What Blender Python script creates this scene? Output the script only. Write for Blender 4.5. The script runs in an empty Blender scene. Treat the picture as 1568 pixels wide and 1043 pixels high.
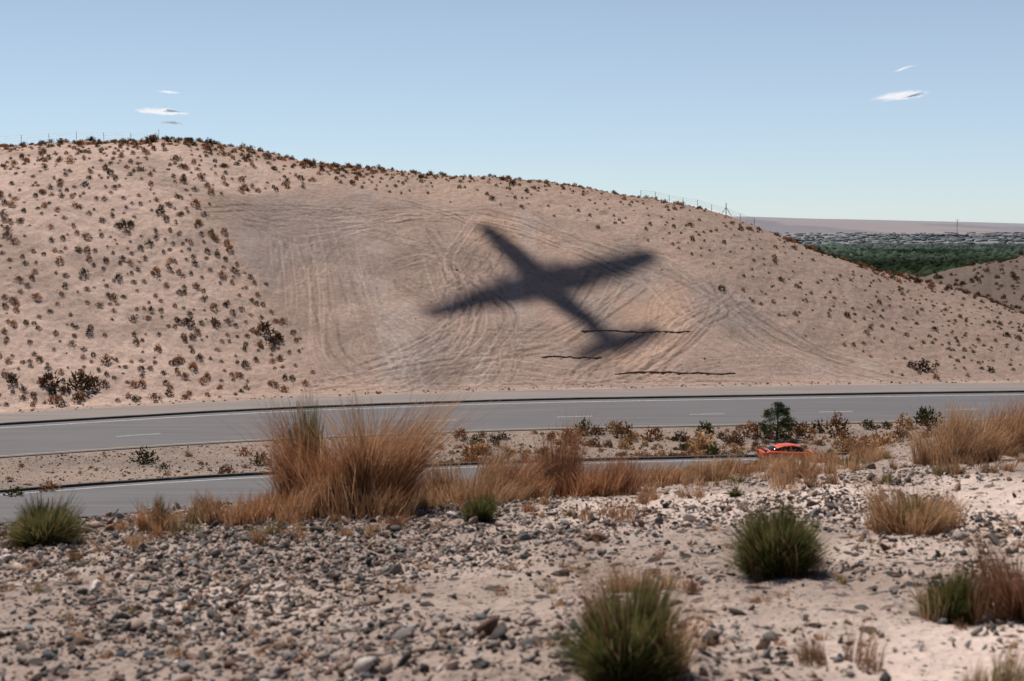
import bpy, math, random
import numpy as np
random.seed(7); rng=np.random.default_rng(11)
scene=bpy.context.scene
F=2178.0; PITCH=math.radians(4.894); ROAD=-17.6

# ---------------------------------------------------------------- helpers
def lattice(ix,iy,seed):
    n=(ix.astype(np.int64)*374761393+iy.astype(np.int64)*668265263+seed*974634777)&0xffffffff
    n=((n^(n>>13))*1274126177)&0xffffffff
    n=(n^(n>>16))&0xffffffff
    return n/4294967295.0
def vnoise(x,y,seed=0):
    x=np.asarray(x,float);y=np.asarray(y,float)
    ix=np.floor(x);iy=np.floor(y);fx=x-ix;fy=y-iy
    fx=fx*fx*fx*(fx*(fx*6-15)+10);fy=fy*fy*fy*(fy*(fy*6-15)+10)
    a=lattice(ix,iy,seed);b=lattice(ix+1,iy,seed);c=lattice(ix,iy+1,seed);d=lattice(ix+1,iy+1,seed)
    return (a+(b-a)*fx)+((c+(d-c)*fx)-(a+(b-a)*fx))*fy
def fbm(x,y,oct=4,seed=0):
    s=0;a=.5;t=0
    for i in range(oct):
        s=s+a*(vnoise(x*2**i+17.3*i,y*2**i-9.1*i,seed+i)-.5)*2;t+=a;a*=.5
    return s/t
def sstep(a,b,x):
    t=np.clip((x-a)/(b-a),0,1);return t*t*(3-2*t)
def smax(a,b,k):
    h=np.clip(.5+.5*(a-b)/k,0,1);return b+(a-b)*h+k*h*(1-h)
def smooth_interp(x,xs,ys,w):
    s=0;W=0
    for o in np.linspace(-1.5,1.5,7):
        g=math.exp(-o*o);s=s+g*np.interp(x+o*w,xs,ys);W+=g
    return s/W
FX=[-600,-80,-43.6,-23,0,41,70,120,600];FY=[-150,102,120,130,136.5,142,145,149,168]
def f1(x): return smooth_interp(x,FX,FY,7.0)
RX=[-600,-110,-74,-61.6,-44.6,-38,-28.6,-21,-11.7,0,10.9,20.3,28.8,37,44.8,51,58,62,67,74,100,160,600]
RZ=[5,9.5,10.6,11.5,10.8,9.8,7.8,6.9,5.9,5.5,4.2,2.5,.9,-1.5,-4.2,-6.8,-8.9,-10,-11.3,-14,-16,-17,-17]
def ridge(x): return smooth_interp(x,RX,RZ,2.2)
def Z0(x,y):
    x=np.asarray(x,float);y=np.asarray(y,float)
    f=f1(x);t=f-y
    E=np.clip(14.8+.5*x,10.5,24)+.5*fbm(x*.35,y*0+3,2,5)
    base=-1.22-.106*np.maximum(y,-8)+.022*np.clip(x,-12,25)*np.clip(y/15,0,1.3)+.055*np.clip(x-.5,0,12)*np.clip(y/15,0,1.3)
    w=.5
    knoll=base-.25*w*np.logaddexp(0,(y-E)/w)
    knoll=knoll+.08*fbm(x*.5,y*.5,3,21)*sstep(-2,4,y)
    low=ROAD-.5*sstep(19.5,24,t)*sstep(35,30,t)+.16*fbm(x*.4,y*.4,3,8)*sstep(19,22,t)*sstep(34.6,31,t)
    z=smax(knoll,low-0*y,1.0)
    z=np.where((knoll<ROAD-3),low,z)
    yb=f+10.5; yr=206+6*fbm(x*.03,y*0,2,31)
    s=np.clip((y-yb)/np.maximum(yr-yb,5),0,1)
    g=.5*s*s*(3-2*s)+.5*np.sin(s*math.pi/2)
    g=g*sstep(0,.10,s)**.5
    H=ridge(x)-ROAD
    hill=ROAD+H*g+ (1.0*fbm(x*.045,y*.045,3,41)+.3*fbm(x*.2,y*.2,3,44))*sstep(0,.25,s)
    back=np.maximum(y-yr,0)
    hill=hill-.16*back*sstep(0,14,back)
    hill=np.maximum(hill,-62+0*y)
    z=np.where(t<-10.4,hill,z)
    dd=np.hypot((x-132),(y-278)*.9)
    gul=fbm(x*.05,y*.05,4,61)
    z2=-1.9-.20*dd+2.6*(1-np.abs(gul)*2)-1.6+.4*fbm(x*.3,y*.3,2,62)
    z=np.where((t<-18)&(z2>-30),smax(z2,z,1.2),z)
    far=sstep(500,900,y)
    z=z*(1-far)+far*(-62+2*fbm(x*.002,y*.002,3,70))
    br=x/np.maximum(y,1)
    top=np.interp(br,[.0,.163,.26,.36,.6],[24,14,-14,-50,-60])
    z=z+(top+62)*sstep(6200,9600,y+1100*fbm(x*.0012,y*.001,3,72))*(y>3000)
    return z
def Z(x,y):
    z=Z0(x,y); x=np.asarray(x,float);y=np.asarray(y,float)
    near=sstep(40,22,y)
    z=z+near*(.035*fbm(x*2.3,y*2.3,3,80)+.020*fbm(x*9,y*9,2,83))
    return z
ca,sa=math.cos(PITCH),math.sin(PITCH)
def hit(px,py,dmin=3,dmax=12000):
    a=(px-784)/F;b=(521.5-py)/F
    d=np.array([a,ca+b*sa,-sa+b*ca])
    ts=np.geomspace(dmin,dmax,3000)
    g=ts*d[2]-Z(ts*d[0],ts*d[1])
    idx=np.where(g<0)[0]
    if len(idx)==0 or (idx[0]==0): i=int(np.argmin(np.abs(g/ts)))
    else: i=idx[0]
    t=ts[i]
    return np.array([t*d[0],t*d[1],float(Z(t*d[0],t*d[1]))])

def make_mesh(name,verts,faces_list,mats=None,col=None,smooth=False,mat_idx=None,parent=None):
    me=bpy.data.meshes.new(name)
    verts=np.asarray(verts,np.float32)
    me.vertices.add(len(verts));me.vertices.foreach_set('co',verts.ravel())
    faces_list=[np.asarray(f) for f in faces_list if len(f)]
    nl=sum(f.size for f in faces_list);nf=sum(len(f) for f in faces_list)
    me.loops.add(nl);me.polygons.add(nf)
    me.loops.foreach_set('vertex_index',np.concatenate([f.ravel() for f in faces_list]).astype(np.int32))
    tot=np.concatenate([np.full(len(f),f.shape[1]) for f in faces_list])
    st=np.concatenate([[0],np.cumsum(tot)[:-1]])
    me.polygons.foreach_set('loop_start',st.astype(np.int32))
    me.polygons.foreach_set('loop_total',tot.astype(np.int32))
    if smooth: me.polygons.foreach_set('use_smooth',np.ones(nf,bool))
    for m in (mats or []): me.materials.append(m)
    if mat_idx is not None: me.polygons.foreach_set('material_index',np.asarray(mat_idx,np.int32))
    me.update(calc_edges=True)
    if col is not None:
        col=np.asarray(col,np.float32)
        if col.shape[1]==3: col=np.hstack([col,np.ones((len(col),1),np.float32)])
        at=me.color_attributes.new('Col','FLOAT_COLOR','POINT');at.data.foreach_set('color',col.ravel())
    ob=bpy.data.objects.new(name,me);scene.collection.objects.link(ob)
    if parent: ob.parent=parent
    return ob
def empty(name,loc=(0,0,0),rot=(0,0,0)):
    e=bpy.data.objects.new(name,None);e.location=loc;e.rotation_euler=rot;e.empty_display_size=.3
    scene.collection.objects.link(e);return e

# ---------------------------------------------------------------- materials
def new_mat(name):
    m=bpy.data.materials.new(name);m.use_nodes=True
    nt=m.node_tree;nt.nodes.clear()
    out=nt.nodes.new('ShaderNodeOutputMaterial');return m,nt,out
def simple_mat(name,color,rough=.6,metal=0,noise=.15,scale=4,coat=0):
    m,nt,out=new_mat(name);b=nt.nodes.new('ShaderNodeBsdfPrincipled')
    b.inputs['Roughness'].default_value=rough;b.inputs['Metallic'].default_value=metal
    b.inputs['Coat Weight'].default_value=coat
    tc=nt.nodes.new('ShaderNodeTexCoord');n=nt.nodes.new('ShaderNodeTexNoise');n.inputs['Scale'].default_value=scale;n.inputs['Detail'].default_value=5
    nt.links.new(tc.outputs['Object'],n.inputs['Vector'])
    mr=nt.nodes.new('ShaderNodeMapRange');mr.inputs[1].default_value=.3;mr.inputs[2].default_value=.7
    mr.inputs[3].default_value=1-noise;mr.inputs[4].default_value=1+noise
    nt.links.new(n.outputs['Fac'],mr.inputs[0])
    v=nt.nodes.new('ShaderNodeVectorMath');v.operation='SCALE';v.inputs[0].default_value=color
    nt.links.new(mr.outputs[0],v.inputs['Scale']);nt.links.new(v.outputs[0],b.inputs['Base Color'])
    nt.links.new(b.outputs[0],out.inputs[0]);return m
def mathn(nt,op,a,b=None,c=None):
    n=nt.nodes.new('ShaderNodeMath');n.operation=op
    for i,v in enumerate([a,b,c]):
        if v is None: continue
        if hasattr(v,'links') or hasattr(v,'is_output'): nt.links.new(v,n.inputs[i])
        else: n.inputs[i].default_value=v
    return n.outputs[0]
def noisen(nt,vec,scale,detail=4,rough=.55):
    n=nt.nodes.new('ShaderNodeTexNoise');n.inputs['Scale'].default_value=scale;n.inputs['Detail'].default_value=detail
    n.inputs['Roughness'].default_value=rough
    nt.links.new(vec,n.inputs['Vector']);return n.outputs['Fac']
def leaf_mat(name,trans=.3):
    m,nt,out=new_mat(name)
    at=nt.nodes.new('ShaderNodeAttribute');at.attribute_name='Col'
    d=nt.nodes.new('ShaderNodeBsdfDiffuse');t=nt.nodes.new('ShaderNodeBsdfTranslucent')
    geo=nt.nodes.new('ShaderNodeNewGeometry')
    nf=noisen(nt,geo.outputs['Position'],3.0,2)
    s=mathn(nt,'MULTIPLY_ADD',nf,.6,.7)
    v=nt.nodes.new('ShaderNodeVectorMath');v.operation='SCALE'
    nt.links.new(at.outputs['Color'],v.inputs[0]);nt.links.new(s,v.inputs['Scale'])
    nt.links.new(v.outputs[0],d.inputs['Color']);nt.links.new(v.outputs[0],t.inputs['Color'])
    mx=nt.nodes.new('ShaderNodeMixShader');mx.inputs[0].default_value=trans
    nt.links.new(d.outputs[0],mx.inputs[1]);nt.links.new(t.outputs[0],mx.inputs[2]);nt.links.new(mx.outputs[0],out.inputs[0])
    return m
M_leaf=leaf_mat('plant_fibre',.4)
M_far=leaf_mat('foliage_far',.15)

def ground_mat():
    m,nt,out=new_mat('desert_ground')
    L=nt.links
    b=nt.nodes.new('ShaderNodeBsdfPrincipled');b.inputs['Roughness'].default_value=.95;b.inputs['Specular IOR Level'].default_value=.1
    at=nt.nodes.new('ShaderNodeAttribute');at.attribute_name='Col'
    geo=nt.nodes.new('ShaderNodeNewGeometry');P=geo.outputs['Position']
    n1=noisen(nt,P,.12,5,.6);n2=noisen(nt,P,1.6,6,.68);n3=noisen(nt,P,28,5,.7)
    s=mathn(nt,'MULTIPLY_ADD',n1,.40,.80)
    s2=mathn(nt,'MULTIPLY_ADD',n2,1.0,.50)
    s3=mathn(nt,'MULTIPLY_ADD',n3,.60,.70)
    s=mathn(nt,'MULTIPLY',s,s2);s=mathn(nt,'MULTIPLY',s,s3)
    v=nt.nodes.new('ShaderNodeVectorMath');v.operation='SCALE'
    L.new(at.outputs['Color'],v.inputs[0]);L.new(s,v.inputs['Scale'])
    col=v.outputs[0]
    for sc,th in ((30,.6),(9,.62),(3.2,.42)):
        vo=nt.nodes.new('ShaderNodeTexVoronoi');vo.inputs['Scale'].default_value=sc;L.new(P,vo.inputs['Vector'])
        sep=nt.nodes.new('ShaderNodeSeparateColor');L.new(vo.outputs['Color'],sep.inputs[0])
        inside=mathn(nt,'LESS_THAN',vo.outputs['Distance'],.40 if sc>5 else .22)
        thr=mathn(nt,'SUBTRACT',1.0,mathn(nt,'MULTIPLY',at.outputs['Alpha'],th))
        pick=mathn(nt,'GREATER_THAN',sep.outputs[0],thr)
        mk=mathn(nt,'MULTIPLY',inside,pick)
        cr=nt.nodes.new('ShaderNodeValToRGB');e=cr.color_ramp.elements
        e[0].position=0;e[0].color=(.04,.033,.03,1);e[1].position=1;e[1].color=(.38,.33,.30,1)
        x=e.new(.35);x.color=(.10,.082,.072,1);x=e.new(.6);x.color=(.16,.125,.11,1);x=e.new(.8);x.color=(.22,.14,.11,1)
        L.new(sep.outputs[1],cr.inputs[0])
        mx=nt.nodes.new('ShaderNodeMix');mx.data_type='RGBA'
        L.new(mk,mx.inputs[0]);L.new(col,mx.inputs[6]);L.new(cr.outputs[0],mx.inputs[7]);col=mx.outputs[2]
    L.new(col,b.inputs['Base Color'])
    h=mathn(nt,'ADD',mathn(nt,'MULTIPLY',n2,.18),mathn(nt,'MULTIPLY',n3,.02))
    bp=nt.nodes.new('ShaderNodeBump');bp.inputs['Strength'].default_value=.9;bp.inputs['Distance'].default_value=1.0
    L.new(h,bp.inputs['Height']);L.new(bp.outputs[0],b.inputs['Normal'])
    L.new(b.outputs[0],out.inputs[0]);return m
M_ground=ground_mat()

# ---------------------------------------------------------------- disturbed (graded) area of hill, in plan coordinates
poly_px=[(300,318),(420,300),(520,288),(700,304),(770,322),(900,352),(1040,395),(1110,440),(1200,490),(1330,545),(1420,588),
         (1100,590),(800,592),(470,606),(455,540),(430,470),(375,400),(340,345)]
poly=np.array([hit(a,b,80,400)[:2] for a,b in poly_px])
def in_poly(x,y,poly):
    ins=np.zeros(np.shape(x),bool);n=len(poly)
    for i in range(n):
        x1,y1=poly[i];x2,y2=poly[(i+1)%n]
        c=((y1>y)!=(y2>y))&(x<(x2-x1)*(y-y1)/((y2-y1)+1e-9)+x1)
        ins^=c
    return ins
RX0,RX1,RY0,RY1,RS=-60.,80.,125.,215.,.12
nx=int((RX1-RX0)/RS);ny=int((RY1-RY0)/RS)
gx,gy=np.meshgrid(RX0+RS*np.arange(nx),RY0+RS*np.arange(ny))
mask=in_poly(gx+4*fbm(gx*.12,gy*.12,4,91),gy+4*fbm(gx*.12,gy*.12,4,92),poly).astype(np.float32)
def blur(a,r):
    k=np.exp(-np.linspace(-2,2,2*r+1)**2);k/=k.sum()
    a=np.apply_along_axis(lambda m:np.convolve(m,k,'same'),0,a)
    return np.apply_along_axis(lambda m:np.convolve(m,k,'same'),1,a)
mask=blur(mask,20)
track=np.zeros(ny*nx,np.float32);tone=np.zeros(ny*nx,np.float32)
def stamp(pts,amp,sep=1.7):
    d=np.gradient(pts,axis=0);n=np.stack([-d[:,1],d[:,0]],1);n/=np.linalg.norm(n,axis=1,keepdims=True)+1e-9
    fade=np.clip(fbm(np.linspace(0,5,len(pts))+rng.uniform(0,99),np.zeros(len(pts)),2,17)*2.4+.7,0,1)
    tn=rng.normal(0,.55)
    for o,am,kk in ((-sep/2,amp,0),(sep/2,amp,0),(-sep/2+.26,-amp*.8,0),(sep/2+.26,-amp*.8,0),(-sep/2+.12,tn,1),(sep/2+.12,tn,1)):
        q=pts+n*o
        i=((q[:,0]-RX0)/RS).astype(int);j=((q[:,1]-RY0)/RS).astype(int)
        for di,dj in ((0,0),(1,0)) if kk==0 else ((0,0),(1,0),(0,1),(-1,0)):
            ok=(i+di>=0)&(i+di<nx)&(j>=0)&(j+dj<ny)
            u,ix=np.unique((j[ok]+dj)*nx+i[ok]+di,return_index=True)
            (track if kk==0 else tone)[u]+=am*fade[ok][ix]
def qpath(ctrl_px,jit=1.0,n=1100):
    c=np.array([CP(a,b) for a,b in ctrl_px])+rng.normal(0,jit,(len(ctrl_px),2))
    c=np.vstack([2*c[0]-c[1],c,2*c[-1]-c[-2]]);out=[]
    for k in range(1,len(c)-2):
        t=np.linspace(0,1,n//(len(c)-3),endpoint=False)[:,None]
        out.append(.5*((2*c[k])+(-c[k-1]+c[k+1])*t+(2*c[k-1]-5*c[k]+4*c[k+1]-c[k+2])*t*t+(-c[k-1]+3*c[k]-3*c[k+1]+c[k+2])*t**3))
    return np.vstack(out)
_c={}
def CP(a,b):
    if (a,b) not in _c: _c[(a,b)]=hit(a,b,80,400)[:2]
    return _c[(a,b)]
fam=[([(430,370),(428,450),(440,530),(470,590)],.9,7),
     ([(480,360),(485,450),(500,540),(540,590)],1.2,8),
     ([(540,380),(560,460),(590,540),(640,590)],1.4,8),
     ([(640,360),(700,440),(690,520),(600,590)],1.4,7),
     ([(560,570),(680,520),(720,440),(660,380),(560,350)],1.6,9),
     ([(610,420),(650,395),(690,410),(680,445),(635,450),(612,425)],1.0,7),
     ([(690,400),(720,380),(760,395),(745,425),(705,425),(690,400)],1.0,4),
     ([(310,322),(450,330),(600,318),(760,335)],1.3,8),
     ([(380,345),(520,345),(660,330),(800,350),(960,400)],1.6,8),
     ([(470,318),(560,340),(640,325),(740,350),(820,380)],1.4,6),
     ([(520,595),(700,560),(860,500),(960,430)],1.8,8),
     ([(700,595),(760,540),(760,470),(720,400),(740,340)],1.6,8),
     ([(880,595),(960,540),(1060,470),(1120,450)],1.8,8),
     ([(900,400),(1000,430),(1100,500),(1220,560)],1.8,8),
     ([(960,400),(1060,440),(1180,510),(1330,570)],1.8,8),
     ([(1010,390),(1080,440),(1060,500),(960,560),(800,590)],1.8,7),
     ([(470,600),(700,580),(950,590),(1250,590)],1.2,10),
     ([(800,330),(900,370),(960,380),(1060,400)],1.3,7),
     ([(1000,590),(1100,560),(1250,560),(1400,585)],1.6,8),
     ([(1100,450),(1180,500),(1280,540),(1400,560)],1.4,6)]
for c,j,n in fam:
    for k in range(n+1):
        stamp(qpath(c,j*1.15),float(rng.uniform(.35,1.0))*(1 if rng.random()<.5 else -1),float(rng.uniform(.9,1.9)))
track=np.clip(track.reshape(ny,nx)*1.15,-1.5,1.5)
tone=np.clip(blur(tone.reshape(ny,nx),1),-1.2,1.2)
def rast(a,x,y):
    i=np.clip((x-RX0)/RS,0,nx-1.001);j=np.clip((y-RY0)/RS,0,ny-1.001)
    i0=i.astype(int);j0=j.astype(int);fi=i-i0;fj=j-j0
    v=(a[j0,i0]*(1-fi)+a[j0,np.minimum(i0+1,nx-1)]*fi)*(1-fj)+(a[np.minimum(j0+1,ny-1),i0]*(1-fi)+a[np.minimum(j0+1,ny-1),np.minimum(i0+1,nx-1)]*fi)*fj
    ok=(x>RX0)&(x<RX1)&(y>RY0)&(y<RY1)
    return np.where(ok,v,0)

# ---------------------------------------------------------------- ground sheet (reaches the horizon)
ang=np.concatenate([np.linspace(-180,-30,40,endpoint=False),np.linspace(-30,-21,60,endpoint=False),np.linspace(-21,21,1000,endpoint=False),np.linspace(21,30,60,endpoint=False),np.linspace(30,180,40,endpoint=False)])
rr=np.concatenate([np.arange(.4,4.6,.35),np.arange(4.6,20,.045),np.geomspace(20,112,150,endpoint=False),np.arange(112,215,.21),np.geomspace(215,16000,180)])
A,R=np.meshgrid(np.radians(ang),rr)
X=R*np.sin(A);Y=R*np.cos(A)
ZZ=Z(X,Y)
T=f1(X)-Y
mk=rast(mask,X,Y);gm=sstep(.1,.7,mk);tr=rast(track,X,Y)*gm;tn=rast(tone,X,Y)*gm
ZZ=ZZ+.045*tr
hillz=(T<-10.4)&(Y<330)&(Y>60)
ZZ=ZZ+np.where(hillz,(1-mk)*(.14*fbm(X*.9,Y*.9,3,95)+.06*fbm(X*1.7,Y*1.1,2,96))+mk*.05*fbm(X*1.6,Y*1.3,3,97),0)
C=np.zeros(X.shape+(4,))
def put(m,c,a=0):
    m=np.clip(m,0,1)[...,None];C[...,:3]=C[...,:3]*(1-m)+np.array(c)*m
    C[...,3]=C[...,3]*(1-m[...,0])+a*m[...,0]
K=.81
def k3(r,g,b): return (r*K,g*K*.955,b*K*.925)
put(np.ones_like(X),(.60,.47,.40),.22)                       # foreground sand
gv=sstep(-.2,.25,fbm(X*.4,Y*.35,3,101)+.22-.09*X)*(Y<40)
put(gv*.88,(.32,.24,.198),.85)
put(sstep(20,30,Y),k3(.50,.37,.29),.6)
put(sstep(50,54,Y)*(T>0),k3(.38,.30,.25),.75)
put(((T<34)&(T>19)).astype(float),k3(.37,.29,.24),.7)
put(((T<34)&(T>19))*sstep(0,.35,fbm(X*.15,Y*.25,3,104))*.7,k3(.28,.23,.20),.8)
put(((T<0)&(T>-12)).astype(float),k3(.44,.335,.28),.3)
hl=sstep(-10.2,-12,T)
put(hl,k3(.49,.36,.29),.25)
put(hl*(1-mk)*sstep(-20,-40,X),k3(.62,.465,.385),.15)
put(hl*(1-mk)*sstep(10,30,X),k3(.40,.295,.245),.4)
put(hl*mk,k3(.43,.32,.268),.12)
put(hl*mk*sstep(-.1,.5,fbm(X*.07+4,Y*.05,3,105)),k3(.52,.36,.27),.08)
put(hl*mk*sstep(0,.5,fbm(X*.09+9,Y*.04,3,106))*.8,k3(.34,.285,.255),.08)
put(hl*mk*sstep(.1,.5,fbm(X*.16+19,Y*.03,3,107))*.5,k3(.52,.44,.40),.08)
put(hl*sstep(.15,.5,fbm(X*.11+33,Y*.12,4,108))*.5,k3(.34,.255,.21),.2)
put(hl*sstep(193,204,Y)*(Y<260)*.6,k3(.36,.23,.165),.3)
put(hl*sstep(35,60,X)*(Y<200)*.6,k3(.33,.24,.20),.4)
dd=np.hypot(X-132,(Y-278)*.9)
put(sstep(88,66,dd)*(T<-30),(.13,.095,.075),.5)
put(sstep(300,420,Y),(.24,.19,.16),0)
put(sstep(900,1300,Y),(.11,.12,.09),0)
put(sstep(2700,3100,Y),(.22,.20,.195),0)  # this and farther bands: aerial haze put into the ground colour, bluish grey
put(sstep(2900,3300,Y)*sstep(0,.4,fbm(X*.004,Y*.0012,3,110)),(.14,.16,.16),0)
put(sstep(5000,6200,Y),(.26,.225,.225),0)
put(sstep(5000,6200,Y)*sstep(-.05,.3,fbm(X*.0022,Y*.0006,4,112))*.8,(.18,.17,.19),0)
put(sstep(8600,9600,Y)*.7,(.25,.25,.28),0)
C[...,:3]*=(1-.14*np.abs(tr)+.06*tr+.22*tn)[...,None]
nr,na=X.shape
idx=np.arange(nr*na).reshape(nr,na)
nxt=np.roll(idx,-1,axis=1)
q=np.stack([idx[:-1],nxt[:-1],nxt[1:],idx[1:]],-1).reshape(-1,4)[:,::-1]
V=np.stack([X,Y,ZZ],-1).reshape(-1,3)
cen=len(V);V=np.vstack([V,[0,0,float(Z(0.,0.))]])
tri=np.stack([np.full(na,cen),nxt[0],idx[0]],-1)[:,::-1]
a,b_,c_=V[q[1000,0]],V[q[1000,1]],V[q[1000,2]]
if np.cross(b_-a,c_-a)[2]<0: q=q[:,::-1];tri=tri[:,::-1]
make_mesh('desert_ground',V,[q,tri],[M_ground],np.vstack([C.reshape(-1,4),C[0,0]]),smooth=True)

# ---------------------------------------------------------------- roads
def asphalt(name,c,sc=1.0):
    m,nt,out=new_mat(name);L=nt.links
    b=nt.nodes.new('ShaderNodeBsdfPrincipled');b.inputs['Roughness'].default_value=.85
    geo=nt.nodes.new('ShaderNodeNewGeometry');P=geo.outputs['Position']
    mp=nt.nodes.new('ShaderNodeMapping');mp.inputs['Scale'].default_value=(.10,1.5,1);mp.inputs['Rotation'].default_value=(0,0,math.radians(-14));L.new(P,mp.inputs[0])
    n1=noisen(nt,mp.outputs[0],.9,5,.6);n2=noisen(nt,P,30,3)
    s=mathn(nt,'MULTIPLY',mathn(nt,'MULTIPLY_ADD',n1,1.0,.5),mathn(nt,'MULTIPLY_ADD',n2,.4,.8))
    v=nt.nodes.new('ShaderNodeVectorMath');v.operation='SCALE';v.inputs[0].default_value=c;L.new(s,v.inputs['Scale'])
    L.new(v.outputs[0],b.inputs['Base Color']);L.new(b.outputs[0],out.inputs[0]);return m
M_asph=asphalt('asphalt',(.112,.102,.103));M_asph2=asphalt('asphalt_old',(.20,.165,.15))
M_white=simple_mat('white_paint',(.42,.41,.39),.7,noise=.25,scale=2);M_yel=simple_mat('yellow_paint',(.34,.25,.13),.7,noise=.2,scale=2)
M_curb=simple_mat('dark_kerb',(.035,.032,.03),.8)
def ribbon(name,t0,t1,z,mat,parent,x0=-170,x1=260,wob=0):
    xx=np.arange(x0,x1+.01,1.0 if x1-x0>8 else (x1-x0)/4)
    f=f1(xx);w0=wob*fbm(xx*.3,xx*0,3,7);w1=wob*fbm(xx*.3,xx*0+5,3,9)
    v=np.concatenate([np.stack([xx,f-t0+w0,np.full_like(xx,z)],1),np.stack([xx,f-t1+w1,np.full_like(xx,z)],1)])
    n=len(xx);i=np.arange(n-1)
    qd=np.stack([i+n,i+n+1,i+1,i],1)
    return make_mesh(name,v,[qd],[mat],parent=parent)
def kerb(name,t0,t1,h,mat,parent,x0=-170,x1=260,z=ROAD):
    xx=np.arange(x0,x1+.01,1.0);f=f1(xx);n=len(xx)
    hh=h*(1+.12*fbm(xx*.4,xx*0,2,3))
    rows=[(t0,0),(t0+.04,1),(t1-.04,1),(t1,0)]
    v=np.concatenate([np.stack([xx,f-t,z-.05+(hh+.05)*k],1) for t,k in rows])
    i=np.arange(n-1);qs=[np.stack([i+(r+1)*n,i+1+(r+1)*n,i+1+r*n,i+r*n],1) for r in range(3)]
    return make_mesh(name,v,qs,[mat],parent=parent)
hw=empty('highway',(0,0,0))
ribbon('carriageway',0,19.0,ROAD+.06,M_asph,hw)
ribbon('paved_shoulder',-8.5,-.6,ROAD+.05,M_asph2,hw,wob=.9)
ribbon('edge_line',1.5,1.8,ROAD+.066,M_white,hw)
ribbon('yellow_edge_line',18.1,18.35,ROAD+.066,M_yel,hw)
k=0
for x0 in np.arange(-160,240,12.0):
    ribbon('lane_dash_%d'%k,11.6,11.8,ROAD+.066,M_white,hw,x0+8,x0+11.2);k+=1
kerb('far_kerb',-.6,-.1,.22,M_curb,hw)
fr=empty('side_road',(0,0,0))
ribbon('carriageway_near',35,46.5,ROAD+.06,M_asph,fr)
kerb('kerb_far_side',34.6,35,.22,M_curb,fr)
kerb('kerb_near_side',46.5,47,.25,M_curb,fr)
ribbon('edge_line_near',35.8,36.0,ROAD+.066,M_white,fr)
ribbon('yellow_line_near',45.6,45.8,ROAD+.066,M_yel,fr)

# ---------------------------------------------------------------- plants
def cols(pal,n):
    pal=np.array(pal,float);return pal[rng.integers(0,len(pal),n)]*rng.uniform(.6,1.3,(n,1))
def stems(n,w,h,kind='grass',lean=(0,0),th=.004,pal=None,tip=None,fan=1.0,K=5):
    rad=w/2
    th0=rng.uniform(0,2*math.pi,n)
    nc=max(4,int(6+n/400))
    if kind=='grass':
        ca_=rng.uniform(0,6.28,nc);cr_=rad*.70*np.sqrt(rng.random(nc));cx0=cr_*np.cos(ca_);cy0=cr_*np.sin(ca_)
        chf=rng.uniform(.42,1.0,nc);chf[np.argmax(chf)]=1.05
        cl=np.stack([cx0/rad*.40+rng.normal(0,.22,nc),cy0/rad*.3+rng.normal(0,.2,nc)],1)
        k=rng.integers(0,nc,n);r0=np.sqrt(rng.random(n))*rad*.26
        bx=cx0[k]+r0*np.cos(th0);by=cy0[k]*.8+r0*np.sin(th0)
        ln=h*chf[k]*rng.uniform(.20,1.0,n)**.75
        phi=rng.uniform(0,6.28,n);out=np.abs(rng.normal(0,.27,n))*ln
        ex=bx+out*np.cos(phi)+(lean[0]+cl[k,0])*ln;ey=by+out*np.sin(phi)+(lean[1]+cl[k,1])*ln;ez=ln*(1-.2*np.minimum(out/ln,1))
        sz=np.zeros(n)
        cx=bx+.3*(ex-bx)+rng.normal(0,.035,n)*h;cy=by+.3*(ey-by);cz=ez*.62
    else:
        phi=rng.uniform(0,2*math.pi,n);el=np.arcsin(rng.uniform(.0,1,n))
        bd=rng.normal(0,1,(nc+3,3));bd[:,2]=np.abs(bd[:,2]);bd/=np.linalg.norm(bd,axis=1,keepdims=True)
        dv=np.stack([np.cos(el)*np.cos(phi),np.cos(el)*np.sin(phi),np.sin(el)],1)
        lump=.52+.54*np.max(np.exp(-(1-dv@bd.T)*12)*rng.uniform(.5,1.1,nc+3)[None,:],axis=1)
        rl=rng.uniform(.5,1.05,n)*lump
        ex=rl*rad*dv[:,0];ey=rl*rad*dv[:,1];ez=rl*h*(.12+.88*dv[:,2])
        st=rng.uniform(0.0,.72,n)
        bx=ex*st*.9;by=ey*st*.9;sz=ez*st*.7
        ex=ex+rng.normal(0,.035*w,n)+lean[0]*ez;ey=ey+rng.normal(0,.035*w,n);ez=ez+rng.normal(0,.035*h,n)
        cx=(bx+ex)/2*.95;cy=(by+ey)/2*.95;cz=(sz+ez)/2-.02*h
        ez=np.maximum(ez,.01)
    tt=np.linspace(0,1,K)
    fa=rng.uniform(0,math.pi,n)
    V=np.zeros((n,K,2,3));
    for k_,t in enumerate(tt):
        a=(1-t)**2;b=2*t*(1-t);c=t*t
        px=a*bx+b*cx+c*ex;py=a*by+b*cy+c*ey;pz=a*sz+b*cz+c*ez
        wd=th*(1-.75*t)*rng.uniform(.8,1.2,n)
        V[:,k_,0]=np.stack([px-wd*np.cos(fa),py-wd*np.sin(fa),pz],1)
        V[:,k_,1]=np.stack([px+wd*np.cos(fa),py+wd*np.sin(fa),pz],1)
    base=np.arange(n)[:,None]*(2*K)
    qs=[]
    for k_ in range(K-1): qs.append(np.concatenate([base+2*k_,base+2*k_+1,base+2*k_+3,base+2*k_+2],1))
    q=np.concatenate(qs)
    c0=cols(pal,n);c1=cols(tip if tip is not None else pal,n)
    cc=c0[:,None,:]*(1-tt[None,:,None]**1.5)+c1[:,None,:]*tt[None,:,None]**1.5
    cc=np.repeat(cc[:,:,None,:],2,axis=2)
    return V.reshape(-1,3),q,cc.reshape(-1,3)
ORG=[(.46,.205,.095),(.37,.155,.07),(.52,.28,.15),(.23,.10,.05),(.60,.38,.23)]
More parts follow.
